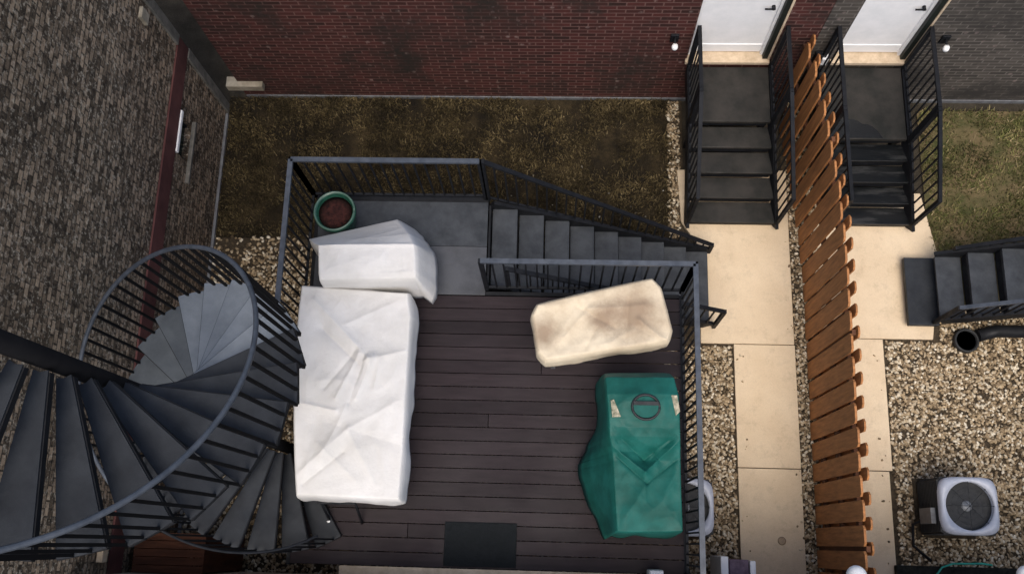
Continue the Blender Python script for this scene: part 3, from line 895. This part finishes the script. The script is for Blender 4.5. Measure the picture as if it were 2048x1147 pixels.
# covered dining table
tb = thing('covered_table', 'long table under a crumpled white cover on the deck', 'covered table', (-2.0, 1.45, D))
T = 2.65
rows = [((-2.60, 2.50, T), (-1.50, 2.44, T)), ((-2.61, 2.2, T), (-1.455, 2.2, T)), ((-2.60, 1.6, T), (-1.46, 1.6, T)),
        ((-2.56, 1.1, T), (-1.46, 1.1, T)), ((-2.52, .75, T), (-1.46, .75, T)), ((-2.47, .40, T), (-1.47, .38, T))]
rg = []
def R_(x0, y0, x1, y1, a_, w_): rg.append((((x0, y0), (x1, y1)), a_, w_))
R_(-2.45, 2.35, -1.85, 1.75, .035, .10); R_(-1.85, 1.75, -2.25, .75, .022, .10)
R_(-2.35, 2.05, -1.95, 1.70, -.02, .05); R_(-1.9, 1.72, -1.45, 1.85, .02, .05)
R_(-1.95, 1.80, -2.15, 1.35, .016, .03); R_(-1.88, 1.80, -2.02, 1.30, -.016, .03); R_(-1.80, 1.78, -1.95, 1.35, .014, .03)
R_(-1.98, 1.85, -2.28, 1.45, -.014, .03); R_(-1.73, 1.75, -1.78, 1.45, .012, .03)
R_(-2.55, 1.30, -2.15, 1.22, .020, .04); R_(-2.52, .55, -2.0, 1.05, .026, .09); R_(-2.0, 1.05, -1.5, 1.35, .020, .08)
R_(-2.42, .50, -2.05, .82, -.018, .035); R_(-2.0, 1.02, -1.7, .5, .012, .07); R_(-2.2, 1.1, -1.5, .9, -.012, .12)
R_(-2.3, .9, -1.9, .55, .010, .05); R_(-1.6, 2.35, -2.1, 2.1, .012, .05)
cloth('cover', rows, .33, M['canvas'], tb, 100, [(a_, b_ * 1.5, c_) for a_, b_, c_ in rg], .016, 3, flare=.02, wave=.026, crease=.8, edge_round=.02)
for x in (-2.36, -1.62):
    for y in (.52, 2.3):
        MB().bar((x, y, D), (x, y, 2.55), .06).build('leg', M['black_metal'], tb)
MB().box(-2.42, -1.56, .46, 2.36, 2.50, 2.585, .01).build('tabletop', M['steel'], tb)
# chair foot peeping out below the cover
ch = thing('folded_chair', 'dark folding chair tucked under the near end of the white covered table', 'chair', (-2.2, .2, D))
c_ = MB(); c_.tube([(-2.34, .42, D + .45), (-2.28, .16, D + .02)], .014); c_.build('leg', M['black_metal'], ch)
c_ = MB(); c_.tube([(-1.98, .42, D + .45), (-1.95, .16, D + .02)], .014); c_.build('leg', M['black_metal'], ch)
MB().tube([(-2.30, .185, D + .06), (-2.265, .13, D + .012)], .024).build('foot_cap', M['white_paint'], ch)
MB().box(-2.34, -1.95, .33, .60, D + .42, D + .45, .01).build('seat', M['black_metal'], ch)

# covered chairs behind the table
cc = thing('covered_chairs', 'stacked chairs under a taut white cover between the green pot and the table', 'covered chairs', (-1.95, 2.8, D))
rows = [((-2.64, 3.09, 2.38), (-1.70, 3.33, 2.38)), ((-2.50, 2.94, 2.72), (-1.50, 3.04, 2.76)), ((-2.40, 2.86, 2.90), (-1.42, 2.885, 2.90)),
        ((-2.385, 2.74, 2.905), (-1.40, 2.76, 2.905)), ((-2.37, 2.56, 2.90), (-1.39, 2.60, 2.90)), ((-2.36, 2.50, 2.88), (-1.39, 2.54, 2.86))]
rg = []
R_(-2.40, 2.86, -1.42, 2.885, .015, .02); R_(-2.3, 2.6, -1.9, 2.75, .010, .06); R_(-2.0, 2.56, -1.5, 2.62, -.014, .03); R_(-2.2, 2.9, -1.6, 3.15, .010, .05)
def cflare(c, nn):
    if nn.x > .6: return .13
    return .02
cloth('cover', rows, .62, M['canvas'], cc, 80, rg, .012, 4, wave=.02, edge_round=.014, flare_fn=cflare)
for x in (-2.3, -1.5):
    MB().bar((x, 2.62, D), (x, 2.62, 2.85), .04).build('leg', M['black_metal'], cc)
    MB().bar((x, 3.0, D), (x, 3.0, 2.35), .04).build('leg', M['black_metal'], cc)
MB().box(-2.32, -1.48, 2.6, 3.02, 2.28, 2.34, .01).build('seat', M['black_metal'], cc)

# beige covered ottoman
bc = thing('covered_ottoman', 'low rectangular garden bench under a stained beige cover turned slightly on the deck', 'covered bench', (.5, 2.1, D))
T = 2.65
A, B_, Cc, Dd = Vector((-.225, 2.33, T)), Vector((1.045, 2.65, T)), Vector((1.20, 2.0, T)), Vector((-.13, 1.76, T))
rows = []
for t_ in np.linspace(0, 1, 7):
    a_, b2 = A.lerp(Dd, t_), B_.lerp(Cc, t_)
    inset = .05 if t_ in (0, 1) else 0
    rows.append((a_ + (b2 - a_).normalized() * inset, b2 - (b2 - a_).normalized() * inset))
rg = []
for s in ((A, B_), (B_, Cc), (Cc, Dd), (Dd, A)):
    R_(s[0].x, s[0].y, s[1].x, s[1].y, .05, .05)
R_(.25, 2.32, .62, 2.12, -.022, .05); R_(.1, 2.0, .35, 2.3, .018, .05); R_(.35, 2.3, .9, 2.35, .016, .06)
R_(.75, 2.4, .72, 1.95, -.022, .06); R_(.85, 2.2, 1.08, 2.0, .024, .04); R_(.30, 1.85, .42, 2.1, -.016, .04); R_(.45, 1.9, .8, 2.1, .014, .07)
cloth('cover', rows, .22, M['stained_canvas'], bc, 90, [(a_, b_ * 1.5, c_) for a_, b_, c_ in rg], .018, 4, crease=1.3, corner=.022, flare=.01, wave=.016, edge_round=.022)
c4 = [(-.08, 2.25), (.95, 2.48), (1.04, 2.05), (0.0, 1.85)]
for x, y in c4:
    MB().bar((x, y, D), (x, y, 2.5), .05).build('leg', M['steel'], bc)
MB().prism([(-.10, 2.27), (-.02, 1.84), (1.06, 2.03), (.97, 2.50)], 2.44, 2.56).build('seat', M['black_metal'], bc)

# grill under green cover
gr = thing('covered_grill', 'barbecue grill under a green vinyl cover by the right railing', 'covered grill', (.9, .85, D))
rows = [((.50, 1.62, 2.86), (1.13, 1.635, 2.86)), ((.50, 1.55, 3.02), (1.15, 1.56, 3.02)), ((.51, 1.38, 3.08), (1.18, 1.39, 3.08)),
        ((.53, 1.15, 3.07), (1.19, 1.16, 3.07)), ((.54, 1.00, 3.0), (1.20, 1.0, 3.0)), ((.57, .86, 2.88), (1.21, .90, 2.92)),
        ((.58, .78, 2.86), (1.215, .80, 2.87)), ((.60, .45, 2.86), (1.22, .46, 2.86)), ((.62, .13, 2.85), (1.23, .15, 2.85))]
rg = []
R_(.56, .92, .88, .68, .045, .035); R_(.88, .68, 1.2, .98, .040, .035); R_(.66, .98, .88, .80, -.055, .06); R_(.88, .80, 1.1, .98, -.045, .05); R_(.95, .82, 1.15, 1.0, -.022, .04)
R_(.62, .82, .90, .58, -.028, .02); R_(.90, .58, 1.2, .82, -.022, .02); R_(.95, .88, 1.02, .80, -.03, .03); R_(.88, .6, .90, .2, .008, .05); R_(.6, 1.08, 1.15, 1.08, .012, .05)
R_(.86, 1.25, .88, 1.25, .06, .13); R_(.75, .55, .95, .35, .008, .05); R_(.53, 1.1, .62, .95, -.015, .04)
def gflare(c, nn):
    if nn.x < -.6:
        return .04 + .27 * math.exp(-((c.y - .78) / (.28 if c.y > .78 else .50)) ** 2)
    if nn.y < -.6: return .02
    return .04
cloth('cover', rows, .75, M['green_vinyl'], gr, 90, rg, .014, 4, wave=.030, edge_round=.012, crease=1.9, corner=.01, flare_fn=gflare, zfloor=2.06)
h_ = MB()
for i in range(17):
    pass
a = [(.87 + .115 * math.cos(t_), 1.255 + .095 * math.sin(t_)) for t_ in np.linspace(math.pi, 2 * math.pi, 15)]
h_.prism(a + [(.985, 1.275), (.755, 1.275)], 3.105, 3.142)
h_.build('handle_flap', M['green_vinyl'], gr)
MB().bar((.755, 1.292, 3.140), (.985, 1.292, 3.140), .035, .025).build('handle_strap', M['ac_dark'], gr)
rim = MB(); rim.tube([(.87 + .125 * math.cos(t_), 1.26 + .115 * math.sin(t_), 3.125) for t_ in np.linspace(0, 2 * math.pi, 29)], .013, 6)  # ring that stands for the handle's drop shadow
rim.build('handle_shadow_ring', M['ac_dark'], gr)  # ring round the handle, drop shadow put into its dark colour
MB().prism([(.545, 1.32), (.575, 1.33), (.64, 1.17), (.56, 1.165)], 3.07, 3.099).build('vent', M['vent_mesh'], gr)
MB().prism([(1.11, 1.38), (1.165, 1.38), (1.19, 1.23), (1.15, 1.19)], 3.07, 3.099).build('vent', M['vent_mesh'], gr)
MB().box(.64, 1.15, .20, 1.48, 2.3, 2.64, .02).build('firebox', M['black_metal'], gr)
for x in (.66, 1.13):
    for y in (.25, 1.45):
        MB().bar((x, y, D), (x, y, 2.3), .05).build('leg', M['black_metal'], gr)

# green pot
pt = thing('flower_pot', 'round green glazed flower pot of bare soil in the back corner of the deck', 'flower pot', (-2.38, 3.40, D))
MB().lathe(-2.38, 3.40, [(.13, D), (.17, D + .15), (.195, D + .38), (.20, D + .44), (.228, D + .46), (.228, D + .52), (.205, D + .525), (.192, D + .50), (.185, D + .43), (.001, D + .43)], 40).build('pot', M['glaze'], pt)
MB().lathe(-2.38, 3.40, [(.001, D + .47), (.10, D + .466), (.186, D + .455)], 30).build('soil', M['soil'], pt)
rimb = MB(); rimb.tube([(-2.38 + .215 * math.cos(t_), 3.40 + .215 * math.sin(t_), D + .523) for t_ in np.linspace(0, 2 * math.pi, 41)], .010, 8)
rimb.build('rim', mat('rim_glaze', (0.05, 0.10, 0.075, 1), (0.09, 0.15, 0.12, 1), 8, .3, 0, .6, 0), pt)

# ------------------------------------------------------------------ air conditioners
def ac_unit(cx, cy, w, label, side=True):
    t = thing('air_conditioner', label, 'air conditioner', (cx, cy, 0), 'air conditioners on the gravel')
    h = .78
    hw = w / 2
    MB().box(cx - hw - .03, cx + hw + .03, cy - hw - .03, cy + hw + .03, -.02, .03, .01).build('base_pad', M['gravel_bed'], t)
    b = MB().box(cx - hw + .02, cx + hw - .02, cy - hw + .02, cy + hw - .02, .05, h - .10)
    bod = b.build('body', M['ac_dark'], t)
    lv = MB()
    for k in range(14):
        z = .09 + k * .045
        lv.box(cx - hw, cx - hw + .018, cy - hw + .03, cy + hw - .03, z, z + .018); lv.box(cx + hw - .018, cx + hw, cy - hw + .03, cy + hw - .03, z, z + .018)
        lv.box(cx - hw + .03, cx + hw - .03, cy - hw, cy - hw + .018, z, z + .018); lv.box(cx - hw + .03, cx + hw - .03, cy + hw - .018, cy + hw, z, z + .018)
    sub(lv.build('louvers', M['ac_dark']), bod)
    # top: rounded square collar with round hole
    b = MB(); n = 64; r_in = w * .425
    outer, inner, o2, i2 = [], [], [], []
    for k in range(n):
        a = 2 * math.pi * (k + .5) / n
        ca, sa = math.cos(a), math.sin(a)
        pw = 5.0
        ro = hw / ((abs(ca) ** pw + abs(sa) ** pw) ** (1 / pw))
        outer.append(b.bm.verts.new((cx + ro * ca, cy + ro * sa, h - .02)))
        o2.append(b.bm.verts.new((cx + (ro + .004) * ca, cy + (ro + .004) * sa, h - .10)))
        inner.append(b.bm.verts.new((cx + r_in * ca, cy + r_in * sa, h)))
        i2.append(b.bm.verts.new((cx + r_in * ca, cy + r_in * sa, h - .09)))
    for k in range(n):
        j = (k + 1) % n
        for p, q2 in ((o2, outer), (outer, inner), (inner, i2)):
            f = b.bm.faces.new((p[k], p[j], q2[j], q2[k])); f.smooth = True
    b.build('top_collar', M['ac_paint'], t)
    gm = MB()
    for r in np.linspace(.09, r_in - .01, 4):
        gm.tube([(cx + r * math.cos(a), cy + r * math.sin(a), h - .012) for a in np.linspace(0, 2 * math.pi, 33)], .0018, 4, False)
    for a in np.linspace(0, 2 * math.pi, 9)[:-1]:
        gm.tube([(cx, cy, h - .012), (cx + r_in * math.cos(a), cy + r_in * math.sin(a), h - .012)], .003, 4)
    gm.build('grille', M['ac_dark'], t)
    fn = MB()
    for kk in range(3):
        a = kk * 2 * math.pi / 3 + .9
        vs = []
        for rr, da, dz in ((.05, -.5, .03), (r_in * .85, -.42, .03), (r_in * .9, .25, -.04), (.05, .5, -.02)):
            vs.append(fn.bm.verts.new((cx + rr * math.cos(a + da), cy + rr * math.sin(a + da), h - .13 + dz)))
        fn.bm.faces.new(vs)
    fn.build('fan_blades', M['ac_fan'], t)
    MB().lathe(cx, cy, [(.001, h - .16), (.06, h - .15), (.06, h - .10), (.03, h - .085), (.001, h - .083)], 16).build('fan_hub', M['ac_fan'], t)
    if side:
        MB().box(cx - hw - .06, cx - hw - .002, cy - .20, cy - .02, .25, .60, .01).build('service_box', M['steel'], t)
        pb = MB(); pb.tube([(cx - hw - .03, cy - .15, .3), (cx - hw - .10, cy - .20, .12), (cx - hw - .08, cy - .45, .04), (cx - .2, cy - .62, .03)], .018)
        pb.build('pipe', M['black_metal'], t)
    return t
ac_unit(4.745, .555, .64, 'grey air conditioner with round black fan on the tan pebbles of the right yard')
ac_unit(1.545, .46, .64, 'grey air conditioner half hidden under the deck railing beside the path', side=False)

# drain basin next to the neighbour's stairs
dr = thing('drain_basin', 'round black drain basin in the gravel below the right stairs', 'drain', (5.2, 2.62, 0))
MB().lathe(5.19, 2.62, [(.15, -.02), (.155, .09), (.14, .10), (.125, .09), (.12, -.02)], 30).build('ring', M['ac_dark'], dr)
MB().lathe(5.19, 2.62, [(.001, .065), (.121, .065)], 30).build('opening', M['jamb'], dr)
b = MB().tube([(5.33, 2.68, .09), (5.55, 2.74, .10), (5.9, 2.74, .10), (6.6, 2.75, .1)], .08, 12)
tag(b.build('drain_pipe', M['black_metal']), 'black corrugated drain pipe running right from the drain basin', 'pipe')

# ------------------------------------------------------------------ things along the bottom edge and the house
hs = thing('house', 'house whose tan sill shows along the bottom edge', 'building', (0, -3, 0))
MB().box(-9, 9, -10, -.42, -.1, 2.6).build('wall', M['pale_bounce_siding'], hs)  # out-of-view wall, cut low and painted pale to let in and bounce light
MB().box(-9.1, 9.1, -10.1, -.40, 2.6, 2.7).build('roof', M['roof_felt'], hs)
MB().box(-2.16, .87, -.418, -.262, D - .03, D + .02, .006).build('sill', M['sill'], hs)

def cap(x, y, z, r, label):
    t = thing('wall_light', label, 'wall light', (x, -.42, z), 'white globe lights on the house wall')
    MB().box(x - .05, x + .05, -.418, -.39, z - .12, z + .0, .006).build('back_plate', M['black_metal'], t)
    MB().tube([(x, -.40, z - .08), (x, y - .02, z - .12), (x, y, z - r * .9)], .016, 8).build('arm', M['black_metal'], t)
    MB().lathe(x, y, [(.001, z - r)] + [(r * math.cos(a), z + r * math.sin(a)) for a in np.linspace(-1.3, 1.3, 9)] + [(.001, z + r)], 20).build('globe', M['white_paint'], t)
cap(2.99, -.21, 2.2, .10, 'white globe wall light below the near end of the wooden fence')
cap(4.62, -.16, 2.2, .095, 'white globe wall light in the bottom right corner')
mb = thing('meter_box', 'purplish box with white side panels at the bottom edge left of the path', 'utility box', (2.1, -.3, 0))
MB().box(1.98, 2.19, -.40, -.10, .3, 1.0, .01).build('box', M['purple_box'], mb)
MB().box(1.88, 1.965, -.40, -.07, .3, 1.03, .015).build('side_panel', M['white_paint'], mb)
MB().box(2.205, 2.27, -.40, -.11, .3, 1.0, .015).build('side_panel', M['white_paint'], mb)
cl = thing('cooler', 'small white lidded cooler under the deck railing at the bottom edge', 'cooler', (1.25, -.3, D))
MB().box(.98, 1.12, -.40, -.21, D + .02, D + .30, .015).build('box', M['white_paint'], cl)
MB().box(.985, 1.115, -.395, -.215, D + .302, D + .33, .008).build('lid', M['ac_paint'], cl)

b = MB().box(4.10, 5.85, -.42, -.12, -.02, .10, .02)
tag(b.build('planting_bed', M['mulch']), 'dark mulch bed against the house in the bottom right corner', 'planting bed')
pts = [(4.52, -.35, .13), (4.55, -.22, .13), (4.62, -.13, .14), (4.75, -.085, .13), (4.95, -.08, .12), (5.10, -.075, .12), (5.22, -.09, .10)]
tag(MB().tube(pts, .012, 8).build('garden_hose', M['hose']), 'thin green garden hose curling at the bottom right', 'hose')

# rusty brown storage box below the spiral staircase
t = thing('storage_box', 'reddish brown wooden storage box on the ground below the spiral staircase', 'storage box', (-4.12, -.2, 0))
for k in range(5):
    MB().box(-4.52, -3.74, -.41 + k * .085, -.41 + k * .085 + .08, 1.42, 1.45, .003).build('lid_board', M['rust_wood'], t)
bx = MB(); bx.box(-4.50, -4.46, -.40, .0, 0, 1.418); bx.box(-3.80, -3.76, -.40, .0, 0, 1.418); bx.box(-4.46, -3.80, -.04, .0, 0, 1.418)
bx.build('side_boards', M['rust_wood'], t)
